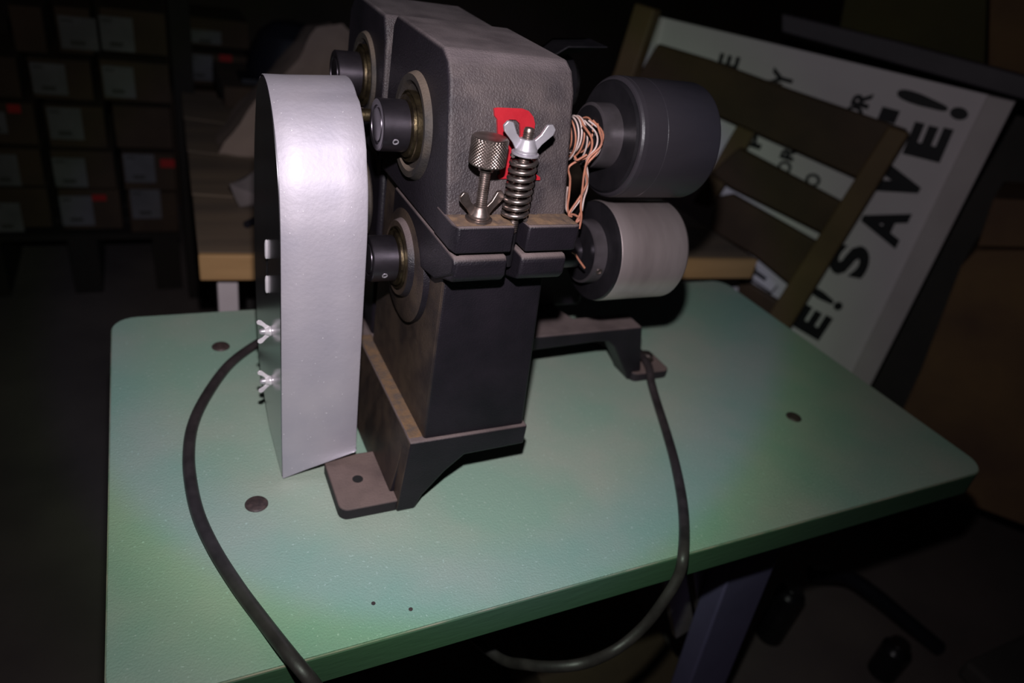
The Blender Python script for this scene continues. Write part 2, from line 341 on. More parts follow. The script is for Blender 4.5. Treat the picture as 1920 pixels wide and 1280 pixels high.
# ------------------------------------------------------------------ aluminium guard
prof = [(.541, .7625), (.546, .82), (.5495, .937), (.5515, 1.005), (.5545, 1.035), (.5615, 1.063), (.5780, 1.0915), (.5960, 1.1095), (.617, 1.1205), (.640, 1.1220), (.660, 1.1135), (.676, 1.096), (.690, 1.062), (.698, 1.03), (.708, .942), (.703, .863), (.680, .795), (.621, .7635)]
def smooth_closed(P, keep, k=5):
    out = []; n = len(P)
    for i in range(n):
        a, b, c, d = [V(P[(i + q) % n]) for q in (-1, 0, 1, 2)]
        if i in keep: out.append((b.x, b.y)); 
        else:
            if (i - 1) % n in keep or i == 0: a = b * 2 - c if i == 0 else a
            for j in range(k):
                t = j / k; p = .5 * ((2 * b) + (c - a) * t + (2 * a - 5 * b + 4 * c - d) * t * t + (3 * b - a - 3 * c + d) * t ** 3); out.append((p.x, p.y))
    return out
pr_ = smooth_closed(prof, (16, 17))
XL, XR = .0900, .1605
bm = NB(); n = len(pr_)
def rightz(y, z):   # the bottom edge is cut obliquely: higher towards the machine
    return max(z, .787 + (y - .535) * .05) if z < .83 else z
rows = []
for x, ins in ((XL, 0), (XL + .0006, -.0006), (XL + .02, 0), (XR - .02, 0), (XR - .0015, 0), (XR, .001), (XR, .005), (XL + .004, .005)):
    row = []
    cy, cz = .625, .95
    for (y, z) in pr_:
        f = (x - XL) / (XR - XL); zz = z + (rightz(y, z) - z) * f + (.0045 * f if z > 1.08 else 0)
        yy = y - .006 * f * (1 if y < .60 else 0)
        d = V((yy - cy, zz - cz)); L = d.length; d *= (L - ins) / L
        row.append(bm.verts.new((x, cy + d.x, cz + d.y)))
    rows.append(row)
for A, B in zip(rows, rows[1:]):
    for i in range(n): bm.faces.new((A[i], B[i], B[(i + 1) % n], A[(i + 1) % n]))
gd = finish('guard_rim', bm, M['alu'], mc, sharp=50); gd['label'] = 'cast aluminium rim of the guard'
# polished side plate with a vertical oval slot
bm = NB()
sl = []
sc_ = at(502, 497, x=XL)      # slot centre
for k in range(24):
    a = 2 * math.pi * k / 24; y_ = .0060 * math.cos(a); z_ = .013 * math.sin(a); z_ += .016 if z_ > 0 else -.016
    sl.append((sc_.y + y_, sc_.z + z_))
outer = [(.625 + (y - .625) * .985, .95 + (z - .95) * .990) for y, z in pr_]
def ringfill(bm, outer, inner, x0, x1):
    # outer and inner loops bridged by nearest angle
    import mathutils.geometry as G
    res = G.tessellate_polygon([[V((y, z, 0)) for y, z in outer], [V((y, z, 0)) for y, z in inner]])
    pts = outer + inner
    for x, fl in ((x0, 0), (x1, 1)):
        vs = [bm.verts.new((x, y, z)) for y, z in pts]
        for t in res:
            bm.faces.new([vs[i] for i in (t if fl else t[::-1])])
        if fl == 0: v0 = vs
        else: v1 = vs
    for off, L in ((0, len(outer)), (len(outer), len(inner))):
        for i in range(L):
            a, b = off + i, off + (i + 1) % L
            bm.faces.new((v0[a], v0[b], v1[b], v1[a]))
ringfill(bm, outer, sl, XL - .0006, XL + .0024)
sp = finish('side_plate', bm, M['polish'], mc, sharp=30); sp['label'] = 'mirror polished side plate of the guard'
bm = NB(); box(bm, XL + .004, XL + .006, sc_.y - .014, sc_.y + .014, sc_.z - .036, sc_.z + .036); o = finish('slot_back', bm, M['dark'], sp); o.matrix_parent_inverse = Matrix.Identity(4)
for dz, l_ in ((.018, .010), (-.018, .0095)):
    bm = NB(); lathe(bm, (XL - .0015, sc_.y - .004, sc_.z + dz - l_), (0, 0, 1), [(0, 0), (.0012, .0013), (.004, .0018), (2 * l_ - .004, .0018), (2 * l_ - .0012, .0013), (2 * l_, 0)], 16)
    o = finish('slot_catch', bm, M['catch'], sp); o.matrix_parent_inverse = Matrix.Identity(4); o['label'] = 'shiny catch showing in the slot'
def wingnut(org, ax, wdir, s=1.0, mt='bright', parent=None, name='wing_nut', spread=.55):
    """hub along ax, wings spreading along +-wdir and leaning towards ax"""
    org = V(org); d = V(ax).normalized(); w_ = V(wdir); w_ = (w_ - d * w_.dot(d)).normalized(); t_ = d.cross(w_)
    bm = NB(); lathe(bm, org, d, [(0, 0), (0, .0062 * s), (.002 * s, .0064 * s), (.006 * s, .0046 * s), (.0075 * s, .0042 * s), (.0075 * s, 0)], 24)
    for sg in (-1, 1):
        pts = [(.003, .001), (.0055, .0005), (.0085, .0050), (.0140, .0105), (.0148, .0135), (.0128, .0160), (.0098, .0155), (.0070, .0100), (.0035, .0065)]
        P = [org + w_ * (sg * a * s) + d * (b * s) for a, b in pts]
        th = t_ * (.0011 * s)
        hull2(bm, [p - th for p in P], [p + th for p in P])
    return finish(name, bm, M[mt], parent, bev=.0004)
for (px, py) in ((497, 621), (498, 714)):
    c = at(px, py, x=XL - .006)
    c.x = XL - .0006
    k = wingnut(c, (-1, 0, 0), (0, .25, .97), .80, 'catch', mc, 'guard_wing_nut')
    bm = NB(); lathe(bm, (XL - .001, c.y, c.z), (-1, 0, 0), [(0, 0), (0, .0030), (.0085, .0030), (.0105, .0018), (.0105, 0)], 16)
    o = finish('stud', bm, M['bright'], k); o.matrix_parent_inverse = Matrix.Identity(4)
# ------------------------------------------------------------------ red raised letter on the head face
FN = V((0, -(1.158 - 1.080), .495 - .475)).normalized()      # face normal (front, slightly up)
FP = V((.25, .475, 1.080))
def on_face(px, py, off=0):
    d = ray(px, py); t = (FN.dot(FP - CAM) + off) / FN.dot(d); return CAM + d * t
def zz(P): return [(800 + x / 3.2, 150 + y / 3.2) for x, y in P]
Rout = zz([(393, 168), (412, 164), (560, 170), (600, 185), (628, 220), (638, 262), (630, 320), (608, 362), (582, 390), (640, 560), (668, 580), (668, 598), (612, 598), (545, 420), (496, 412), (499, 590), (420, 590), (418, 570), (432, 560), (424, 420), (417, 330), (413, 235), (398, 215)])
Rin = zz([(482, 236), (524, 238), (548, 262), (552, 330), (538, 356), (490, 352)])
def holed(bm, outer, inner, o0, o1):
    import mathutils.geometry as G
    A = [on_face(x, y, o0) for x, y in outer + inner]; B = [on_face(x, y, o0) + FN * (o1 - o0) for x, y in outer + inner]
    res = G.tessellate_polygon([[V((x, y, 0)) for x, y in outer], [V((x, y, 0)) for x, y in inner]])
    va = [bm.verts.new(p) for p in A]; vb = [bm.verts.new(p) for p in B]
    for t in res: bm.faces.new([va[i] for i in t]); bm.faces.new([vb[i] for i in t[::-1]])
    for off, L in ((0, len(outer)), (len(outer), len(inner))):
        for i in range(L):
            a, b = off + i, off + (i + 1) % L; bm.faces.new((va[a], va[b], vb[b], vb[a]))
bm = NB(); holed(bm, Rout, Rin, -.001, .0026)
o = finish('raised_letter', bm, M['red'], mc, bev=.0007, seg=3); o['label'] = 'raised cast letter R painted red'
# ------------------------------------------------------------------ knurled adjusting screw
LZ = 1.0662
b0 = V((.2205, .4600, LZ))
bm = NB(); prof_ = [(0, 0), (0, .0105), (.0016, .0105), (.0018, 0)]
lathe(bm, b0, (0, 0, 1), prof_, 32); finish('washer', bm, M['nickel'], mc)
def thread(org, ax, r, L, pitch, parent, name, mt):
    bm = NB(); P = [(0, 0), (0, r * .86)]; t = 0
    while t < L - pitch: P += [(t + pitch * .25, r * .84), (t + pitch * .55, r), (t + pitch * .8, r)]; t += pitch
    P += [(L, r * .8), (L, 0)]
    lathe(bm, org, ax, P, 20); return finish(name, bm, M[mt], parent, sharp=40)
sc1 = thread(b0, (0, 0, 1), .0041, .040, .0017, mc, 'adjusting_screw', 'nickel')
wingnut(b0 + V((0, 0, .0018)), (0, 0, 1), (1, .12, 0), 1.3, 'nickel', mc, 'lock_wing_nut')
kz = b0 + V((0, 0, .0385))
bm = NB()
KN, KR = 132, 33
pk = [(0, 0), (0, .0055), (.0035, .0062), (.0045, .0122)] + [(.005 + .0195 * j / KR, .0131) for j in range(KR + 1)] + [(.0252, .0124), (.0255, .0050), (.0250, .0006), (.0250, 0)]
def kf(i, j):
    j -= 4
    if j < 1 or j > KR - 1: return 0
    a = (i + j) % 4; b = (i - j) % 4
    return 0.0 if (a == 0 or b == 0) else .00065
lathe(bm, kz, (0, 0, 1), pk, KN, fn=kf)
o = finish('knurled_knob', bm, M['nickel'], mc, sharp=25)
# ------------------------------------------------------------------ spring with its wing nut
s0 = V((.2500, .4590, LZ))
bm = NB(); path = []; turns = 8.6; H_ = .0520
for k in range(int(turns * 28) + 1):
    a = 2 * math.pi * k / 28 - .5; t = k / (turns * 28)
    path.append(V((s0.x + .0092 * math.cos(a), s0.y + .0092 * math.sin(a), s0.z + .0016 + (H_ - .003) * t)))
tube(bm, path, .00175, 8); finish('compression_spring', bm, M['spring'], mc, sharp=80)
bm = NB(); lathe(bm, s0 + V((0, 0, H_)), (0, 0, 1), [(0, .0045), (0, .0105), (.0013, .0105), (.0013, .0045)], 32, closed=True); finish('washer', bm, M['bright'], mc)
thread(s0 + V((0, 0, -.01)), (0, 0, 1), .0042, .0815, .0017, mc, 'spring_bolt', 'nickel')
wingnut(s0 + V((0, 0, H_ + .0014)), (0, 0, 1), (1, -.10, 0), 1.38, 'bright', mc, 'spring_wing_nut')
# ------------------------------------------------------------------ shafts and rollers
bm = NB(); lathe(bm, (.29, YS, ZU), (1, 0, 0), [(0, 0), (0, .0175), (.010, .0175), (.010, .0148), (.10, .0148), (.10, 0)], 40); finish('upper_shaft', bm, M['black_steel'], mc)
bm = NB(); lathe(bm, (.29, YS, ZL), (1, 0, 0), [(0, 0), (0, .016), (.091, .016), (.092, .0145), (.092, 0)], 40); finish('lower_shaft', bm, M['steel'], mc)
ur = .0556
bm = NB(); lathe(bm, (.3885, YS, ZU - .001), (1, 0, 0), [(0, 0), (0, .050), (.0012, .0535), (.003, .0552), (.0062, ur), (.0064, .0550), (.0070, .0550), (.0072, ur), (.028, ur), (.0282, .0554), (.0288, .0554), (.0290, ur), (.088, ur), (.091, .0546), (.094, .051), (.094, 0)], 96)
uro = finish('upper_roller', bm, M['rub'], mc, sharp=25)
bm = NB(); lathe(bm, (.3865, YS, ZU - .001), (1, 0, 0), [(0, 0), (0, .0495), (.0015, .0515), (.0035, .0520), (.0035, 0)], 72); finish('roller_face', bm, M['black_steel'], uro).matrix_parent_inverse = Matrix.Identity(4)
bm = NB(); lathe(bm, (.3668, YS, ZU), (1, 0, 0), [(0, 0), (0, .0272), (.0012, .0295), (.0200, .0300), (.0205, 0)], 64); finish('roller_hub', bm, M['hub'], mc)
lr = .0520
bm = NB(); lathe(bm, (.4035, YS, ZL), (1, 0, 0), [(0, 0), (0, .0500), (.0015, lr - .0004), (.003, lr), (.082, lr), (.0855, lr - .0025), (.0865, .045), (.0865, 0)], 96)
lro = finish('lower_roller', bm, M['roll_steel'], mc, sharp=25)
bm = NB(); lathe(bm, (.4005, YS, ZL), (1, 0, 0), [(0, 0), (0, .0490), (.001, .0508), (.004, .0515), (.004, 0)], 72); finish('roller_face', bm, M['black_steel'], lro).matrix_parent_inverse = Matrix.Identity(4)
bm = NB(); lathe(bm, (.3870, YS, ZL), (1, 0, 0), [(0, 0), (0, .0300), (.0010, .0322), (.0130, .0330), (.0140, 0)], 64); hb = uh = finish('roller_hub', bm, M['hub'], mc)
bm = NB(); lathe(bm, (.3664, YS, ZU), (1, 0, 0), [(0, 0), (0, .0268), (.0008, .0268), (.0008, 0)], 64); finish('hub_face', bm, M['black_steel'], uh)
bm = NB(); lathe(bm, (.3866, YS, ZL), (1, 0, 0), [(0, 0), (0, .0296), (.0008, .0296), (.0008, 0)], 64); finish('hub_face', bm, M['black_steel'], hb)
a = math.radians(-14); n_ = V((0, -math.cos(a), math.sin(a))); bm = NB()
lathe(bm, V((.3945, YS, ZL)) + n_ * .0325, n_, [(0, 0), (0, .0034), (.0009, .0034), (.0009, .0024), (.0002, .0022), (.0002, 0)], 20)
o = finish('set_screw', bm, M['nickel'], hb); o.matrix_parent_inverse = Matrix.Identity(4)
# gearbox and rear housing behind the rollers
bm = NB(); box(bm, .30, .50, .690, .78, ZB - .0005, .93); finish('gear_case', bm, M['cast'], mc, bev=.006, seg=3)
bm = NB(); lathe(bm, (.29, .712, ZU + .012), (1, 0, 0), [(0, 0), (0, .040), (.085, .040), (.098, .034), (.128, .034), (.135, .028), (.135, 0)], 48); finish('rear_housing', bm, M['black_steel'], mc)
bm = NB(); p0 = V((.385, .655, 1.168)); hull2(bm, [(.372, .66, 1.158), (.384, .655, 1.1685), (.428, .652, 1.1725), (.428, .690, 1.1735), (.384, .69, 1.1695), (.372, .69, 1.159)], [(.3725, .66, 1.1565), (.3845, .655, 1.167), (.428, .652, 1.1715), (.428, .690, 1.1725), (.3845, .69, 1.168), (.3725, .69, 1.1575)])
finish('metal_tab', bm, M['black_steel'], mc)
# ------------------------------------------------------------------ loose wires on the upper shaft
wb = thing('wire_bundle', 'orange and white thin wires wound on the upper shaft, ends dangling', 'wire', (.35, .53, 1.09))
for k in range(7):
    x = .341 + k * .0034 + random.uniform(-.001, .001); pts = []
    tl = random.uniform(-.004, .004)
    for j in range(33):
        a = 2 * math.pi * j / 32; r = .0158 + .0007 * (k % 2)
        sag = .008 * max(0, -math.sin(a)) * (k % 3) * .5
        pts.append(V((x + tl * math.sin(a), YS + r * math.cos(a), ZU + (r + sag) * math.sin(a))))
    bm = NB(); tube(bm, pts, .0009, 6); o = finish('wire', bm, M['wire_w' if k in (2, 3, 5) else 'wire_o'], wb, sharp=80)
    o['label'] = 'white wire turn' if k in (2, 3, 5) else 'orange wire turn'
def pxpath(L, y): return spline([at(px, py, y=y) for px, py in L], 5)
ends = [
    ('o', [(1092, 232), (1110, 262), (1104, 292), (1086, 300), (1066, 314), (1069, 335), (1067, 365), (1064, 388), (1067, 405)], .530),
    ('w', [(1096, 226), (1118, 250), (1118, 275), (1100, 300), (1102, 325), (1101, 352), (1095, 372), (1091, 395)], .528),
    ('w', [(1104, 226), (1128, 248), (1124, 282), (1108, 300), (1098, 316), (1099, 345), (1087, 375), (1070, 398)], .527),
    ('o', [(1112, 226), (1131, 252), (1120, 285), (1098, 312), (1101, 340), (1090, 365), (1067, 400), (1072, 406)], .526),
    ('o', [(1120, 232), (1128, 270), (1104, 296), (1096, 322), (1092, 355), (1089, 385), (1090, 408), (1086, 428)], .525),
    ('o', [(1067, 401), (1078, 403), (1087, 410), (1080, 417), (1086, 405), (1090, 395)], .527),
    ('w', [(1064, 350), (1061, 372), (1062, 392), (1068, 402)], .531),
    ('o', [(1072, 472), (1078, 476), (1086, 488), (1096, 502)], .520),
    ('o', [(1080, 298), (1077, 292), (1081, 300), (1090, 296), (1100, 290)], .526)]
for c, L, y in ends:
    bm = NB(); tube(bm, pxpath(L, y), .0011 if len(L) < 5 or c == 'o' else .0009, 6)
    o = finish('wire_end', bm, M['wire_w' if c == 'w' else 'wire_o'], wb, sharp=80); o['label'] = ('white' if c == 'w' else 'orange') + ' loose wire end'
# ------------------------------------------------------------------ power cords
def cord(name, pts, r, label):
    bm = NB(); tube(bm, spline(pts, 10), r, 14, .8); return tag(finish(name, bm, M['cord'], sharp=80), label, 'cord')
zc = ZT + .0054
L = [at(px, py, z=zc) for px, py in ((560, 618), (518, 625), (480, 645), (430, 683), (388, 740), (362, 795), (354, 850), (358, 905), (372, 965), (402, 1030), (446, 1100), (495, 1166))]
L += [at(545, 1230, z=ZT + .012), at(590, 1285, z=ZT - .001), at(650, 1370, z=ZT - .06), at(720, 1500, z=ZT - .17)]
cord('power_cord', L, .0058, 'dark rubber cord curling left of the guard and over the front edge')
L = [V((.545, .745, zc)), V((.575, .705, zc)), V((.596, .675, Z + .017)), at(1214, 682, z=Z + .0195), at(1221, 715, z=Z + .012)] + [at(px, py, z=zc) for px, py in ((1229, 745), (1248, 805), (1265, 865), (1278, 930), (1283, 985))]
L += [at(1281, 1040, z=ZT + .008), at(1272, 1080, z=ZT - .012)] + [at(px, py, y=.322) for px, py in ((1245, 1125), (1205, 1176), (1150, 1220), (1080, 1246))] + [at(990, 1246, y=.35), at(915, 1218, y=.40), V((.22, .50, .63))]
cord('power_cord', L, .0056, 'dark rubber cord from the right foot looping under the front edge')
# ------------------------------------------------------------------ wooden bench behind
WZ = .70
wa = at(372, 473, z=WZ); wbp = at(1415, 483, z=WZ)
du = (wbp - wa); du.z = 0; Lw = du.length; du.normalize(); dn = V((-du.y, du.x, 0)); dl = (at(340, 180, z=WZ) - wa).normalized()
bench = thing('workbench', 'old wooden bench behind the machine with raw yellow front edge', 'workbench', (.7, 1.5, 0))
dep = 1.10
c4 = [wa, wbp, wbp + dl * .62 + du * -.02, wa + dl * dep]
for k in range(4):   # the top is planked lengthwise
    f0, f1 = k / 4 + (.002 if k else 0), (k + 1) / 4 - .002
    q = [c4[0].lerp(c4[3], f0), c4[1].lerp(c4[2], f0), c4[1].lerp(c4[2], f1), c4[0].lerp(c4[3], f1)]
    bm = NB(); hull2(bm, [p - V((0, 0, .03)) for p in q], q); finish('plank', bm, M['wood_top'], bench, bev=.002)
bm = NB(); q = [wa - dn * .014, wbp - dn * .014, wbp - dn * .001, wa - dn * .001]
ht = .048
hull2(bm, [p - V((0, 0, ht)) for p in q], [p + V((0, 0, .001)) for p in q]); o = finish('front_edge', bm, M['wood_edge'], bench, bev=.003); o['label'] = 'raw yellow wood front edge'
for f in (.12, .9):
    for g in (.06, .55):
        p = wa + du * (Lw * f) + dl * g
        bm = NB(); bar(bm, (p.x, p.y, WZ - .03), (p.x, p.y, 0), .05, .05); finish('leg', bm, M['greyp'], bench, bev=.003)
p = at(428, 560, y=wa.y + .03); bm = NB(); bar(bm, (p.x, p.y + .01, WZ - .05), (p.x, p.y + .01, 0), .035, .03); o = finish('leg', bm, M['sign_frame'], bench, bev=.003); o['label'] = 'pale grey leg'
# bench clutter
def crumple(name, px_poly, yf, thick, mt, label, cat, amp=.015, zmin=None):
    bm = NB(); P = [at(px, py, y=yf + dy) for px, py, dy in px_poly]
    if zmin is not None:
        for p in P: p.z = max(p.z, zmin)
    c = sum(P, V()) / len(P); 
    f = [bm.verts.new(p) for p in P]; b = [bm.verts.new(V((p.x, p.y + thick, max(p.z - .02, zmin or 0)))) for p in P]
    cf = bm.verts.new(c + V((0, -.05, .01))); cb = bm.verts.new(c + V((0, thick, 0))); n = len(P)
    for i in range(n):
        j = (i + 1) % n
        bm.faces.new((f[i], f[j], cf)); bm.faces.new((b[j], b[i], cb)); bm.faces.new((f[i], b[i], b[j], f[j]))
    bmesh.ops.subdivide_edges(bm, edges=bm.edges, cuts=4, use_grid_fill=True)
    for v in bm.verts:
        nv = noise.noise_vector(v.co * 14) * amp
        v.co += nv
        if zmin is not None: v.co.z = max(v.co.z, zmin)
    return tag(finish(name, bm, mt, sharp=20), label, cat)
crumple('paper_bag', [(640, 44, .15), (596, 55, .15), (545, 120, .1), (480, 190, .05), (414, 300, 0), (480, 322, 0), (600, 330, 0), (700, 250, .1), (690, 100, .15)], 1.72, .16, M['kraft'], 'crumpled brown kraft paper bag lying on the wooden bench', 'bag', .012, WZ + .001)
crumple('rag', [(432, 345, 0), (475, 322, .05), (560, 335, .05), (560, 420, 0), (480, 425, 0), (450, 400, 0)], 1.40, .05, M['cloth'], 'pale grey rag on the wooden bench left of the guard', 'rag', .008, WZ + .001)
bm = NB(); a_, b_ = at(462, 421, z=WZ + .008), at(485, 409, z=WZ + .008); tube(bm, [a_, a_.lerp(b_, .5), b_ + (b_ - a_)], .007, 10); tag(finish('marker', bm, M['plastic']), 'small black marker pen lying on the bench beside the guard', 'pen')
# dark helmet-like bowl
bm = NB(); hc = at(545, 85, y=2.27); lathe(bm, hc - V((0, 0, .10)), (0, 0, 1), [(0, 0), (0, .12), (.03, .125), (.08, .115), (.13, .09), (.16, .05), (.17, 0)], 40)
box(bm, hc.x - .15, hc.x - .08, hc.y - .09, hc.y + .02, hc.z - .10, hc.z - .085)
tag(finish('hard_hat', bm, M['plastic'], bev=.002), 'black rounded hat behind the kraft paper bag', 'hat')
hz = hc.z - .10
bm = NB(); box(bm, hc.x - .2, hc.x + .2, hc.y - .13, hc.y + .2, WZ + .001, hz - .001)
if hz > WZ + .02: tag(finish('storage_box', bm, M['carton'], bev=.003), 'dark cardboard box under the black hat', 'box')
else: bm.free()
# ------------------------------------------------------------------ sign, rack and things on the right, in real planes
SZ = 1.12
SA, SB = at(1905, 190, z=SZ), at(1232, 30, z=SZ)
SU = (SA - SB); SU.z = 0; SU.normalize(); SN = SU.cross(V((0, 0, 1)))
if SN.dot(CAM - SA) < 0: SN = -SN
def onsp(px, py, off=0.):
    d = ray(px, py); return CAM + d * ((SN.dot(SA - CAM) + off) / SN.dot(d))
def slab(name, poly, off, th, mt, parent=None, bev=.004):
    bm = NB(); f = [onsp(x, y, off) for x, y in poly]; hull2(bm, f, [p - SN * th for p in f]); return finish(name, bm, M[mt], parent, bev=bev)
sg = thing('painted_sign', 'big white sign board standing on its end, black brush letters E! SAVE!', 'sign', (SA.x, SA.y, 0))
zlow = .0
def quadw(u0, u1, z0, z1): return [SB + SU * u0 + V((0, 0, z0 - SB.z)), SB + SU * u1 + V((0, 0, z0 - SB.z)), SB + SU * u1 + V((0, 0, z1 - SB.z)), SB + SU * u0 + V((0, 0, z1 - SB.z))]
LS = (SA - SB).length
def sbox(name, u0, u1, z0, z1, o0, o1, mt, parent):
    bm = NB(); q = quadw(u0, u1, z0, z1); hull2(bm, [p + SN * o0 for p in q], [p + SN * o1 for p in q]); return finish(name, bm, M[mt], parent, bev=.002)
sbox('board', 0, LS, .0, SZ, -.02, 0, 'sign', sg)
sbox('frame', LS - .054, LS, .0, SZ, 0.0005, .018, 'sign_frame', sg)
sbox('frame', 0, .018, .0, SZ, .0005, .012, 'sign_frame', sg)
def letter(ch, px, py, h, wd, rot=0., bold=.02, off=.0015, parent=None):
    cu = bpy.data.curves.new('t', 'FONT'); cu.body = ch; cu.size = 1; cu.offset = bold; cu.extrude = .004; cu.resolution_u = 4
    to = bpy.data.objects.new('t', cu); COL.objects.link(to); bpy.context.view_layer.update()
    me = bpy.data.meshes.new_from_object(to.evaluated_get(bpy.context.evaluated_depsgraph_get())); bpy.data.objects.remove(to); bpy.data.curves.remove(cu)
    xs = [v.co.x for v in me.vertices]; ys = [v.co.y for v in me.vertices]
    cx, cy = (min(xs) + max(xs)) / 2, (min(ys) + max(ys)) / 2; sx_ = wd / (max(xs) - min(xs)); sy_ = h / (max(ys) - min(ys))
    c = onsp(px, py, off); ex = V((0, 0, 1)); ey = -SU; r = math.radians(rot); ex, ey = ex * math.cos(r) + ey * math.sin(r), ey * math.cos(r) - ex * math.sin(r)
    for v in me.vertices: v.co = c + ex * ((v.co.x - cx) * sx_) + ey * ((v.co.y - cy) * sy_) + SN * (v.co.z * .2)
    me.materials.clear(); me.materials.append(M['ink'])
    o = bpy.data.objects.new('letter', me); COL.objects.link(o); o.parent = parent; o.matrix_parent_inverse = Matrix.Translation(parent.location).inverted(); o['label'] = 'black painted character ' + ch
    return o
for ch, px, py, h, wd, rot, bo in (('!', 1747, 195, .158, .026, -5, .03), ('E', 1739, 266, .082, .076, 2, .06), ('V', 1684, 343, .100, .078, -3, .11), ('A', 1655, 421, .100, .092, 0, .05), ('S', 1592, 488, .095, .085, 10, .05), ('!', 1550, 560, .090, .024, -12, .03), ('E', 1523, 604, .080, .076, -8, .06)):
    letter(ch, px, py, h, wd, rot, bo, parent=sg)
for ch, px, py, h, wd, bo in (('R', 1616, 186, .042, .036, .04), ('O', 1601, 212, .042, .034, .04), ('I', 1666, 216, .040, .030, .04), ('Y', 1466, 148, .056, .045, .03), ('E', 1366, 116, .056, .034, .03), ('P', 1416, 264, .040, .036, .05), ('R', 1478, 287, .036, .034, .05), ('O', 1471, 314, .036, .034, .03), ('O', 1524, 338, .038, .034, .03)):
    letter(ch, px, py, h, wd, 0, bo, parent=sg)
rk = thing('slatted_rack', 'dark wooden slatted rack leaning in front of the white sign', 'rack', (1.5, 1.3, 0))
slab('post', [(1666, 236), (1704, 250), (1482, 612), (1380, 770), (1335, 750), (1440, 590)], .135, .026, 'wood_post', rk)
slab('post', [(1432, 150), (1462, 158), (1385, 300), (1330, 390), (1298, 380), (1360, 270)], .070, .030, 'wood_post', rk)
slab('slat', [(1232, 82), (1330, 112), (1480, 168), (1700, 244), (1608, 334), (1598, 330), (1355, 222), (1190, 150)], .110, .022, 'wood_dark', rk)
slab('slat', [(1385, 277), (1565, 373), (1585, 384), (1556, 446), (1533, 433), (1370, 352), (1330, 325)], .110, .022, 'wood_dark', rk)
slab('slat', [(1372, 364), (1522, 450), (1545, 462), (1500, 545), (1478, 532), (1415, 480), (1330, 430), (1340, 370)], .110, .022, 'wood_dark', rk)
slab('slat', [(1385, 520), (1462, 568), (1450, 620), (1380, 580)], .110, .022, 'wood_dark', rk)
lb = slab('paper_note', [(1412, 497), (1458, 532), (1446, 547), (1400, 515)], .114, .002, 'sign', rk, 0); lb['label'] = 'white paper note with dark marks'
o = slab('note_mark', [(1418, 506), (1438, 521), (1434, 527), (1414, 513)], .1145, .0004, 'ink', lb, 0); 
tag(slab('wooden_post', [(1190, 5), (1228, 18), (1190, 132), (1150, 240), (1110, 230), (1152, 130)], .16, .04, 'wood_post'), 'square yellow brown post left of the white sign, behind the upper roller', 'post')
tag(slab('metal_rail', [(1465, 25), (1700, 82), (1990, 160), (1990, 205), (1900, 182), (1465, 60)], -.06, .05, 'rail'), 'long grey metal rail behind the top of the white sign', 'rail')
tag(slab('olive_board', [(1588, -30), (1852, -30), (1846, 130), (1570, 70)], -.30, .03, 'olive'), 'olive green board standing behind the grey rail', 'board')
tag(slab('tall_carton', [(1856, -30), (2000, -30), (2000, 170), (1852, 140)], -.25, .2, 'carton2'), 'brown cardboard box to the right of the olive board', 'box')
tag(slab('grey_panel', [(1905, 215), (1990, 240), (1960, 480), (1700, 900), (1600, 790), (1632, 700)], -.24, .03, 'greyp'), 'dark grey panel standing beside the sign at right', 'panel')
tag(slab('large_carton', [(1801, 500), (1830, 470), (2010, 470), (2010, 900), (1960, 1000), (1640, 880), (1724, 700)], .10, .30, 'carton2'), 'large brown cardboard box right of the sign, dark edge line', 'box')
tag(slab('small_carton', [(1862, 372), (2010, 380), (2010, 466), (1832, 462)], .08, .25, 'carton2'), 'smaller cardboard box on top of the large one at right', 'box')
# ------------------------------------------------------------------ cartons on the left
YC = 2.40
def carton(px0, py0, px1, py1, lab=None, red=None, y=YC, d=.34, label='', grp='brown cartons stacked on the left'):
    a, b = at(px0, py0, y=y), at(px1, py1, y=y)
    t = thing('carton', label, 'box', ((a.x + b.x) / 2, y, min(a.z, b.z)), grp)
    bm = NB(); box(bm, min(a.x, b.x) + .003, max(a.x, b.x) - .003, y + random.uniform(0, .015), y + d, min(a.z, b.z) + .001, max(a.z, b.z) - .001); finish('box_body', bm, M['carton'], t, bev=.004)
    if lab:
        p = [at(x, yy, y=y - .001) for x, yy in ((lab[0], lab[1]), (lab[2], lab[1]), (lab[2], lab[3]), (lab[0], lab[3]))]
        xs = (p[0].x, p[1].x); zs = (p[0].z, p[2].z)
        bm = NB(); box(bm, min(xs), max(xs), y - .0025, y - .0005, min(zs), max(zs)); o = finish('paper_label', bm, M['paper'], t); 
        bm = NB(); cx = xs[0] * .7 + xs[1] * .3; box(bm, min(cx, xs[0] * .93 + xs[1] * .07), max(cx, xs[0] * .62 + xs[1] * .38), y - .0032, y - .0026, zs[0] * .84 + zs[1] * .16, zs[0] * .9 + zs[1] * .1)
        mz = zs[0] * .2 + zs[1] * .8; bm2 = NB(); box(bm2, xs[0] * .75 + xs[1] * .25, xs[0] * .35 + xs[1] * .65, y - .0032, y - .0026, mz - .006, mz + .006)
        finish('label_print', bm, M['greyp'], o); finish('label_print', bm2, M['greyp'], o)
    if red:
        a, b = at(red[0], red[1], y=y - .001), at(red[2], red[3], y=y - .001)
        bm = NB(); box(bm, a.x, b.x, y - .0025, y - .0005, min(a.z, b.z), max(a.z, b.z)); o = finish('red_sticker', bm, M['redtag'], t); o['label'] = 'red sticker'
    return t
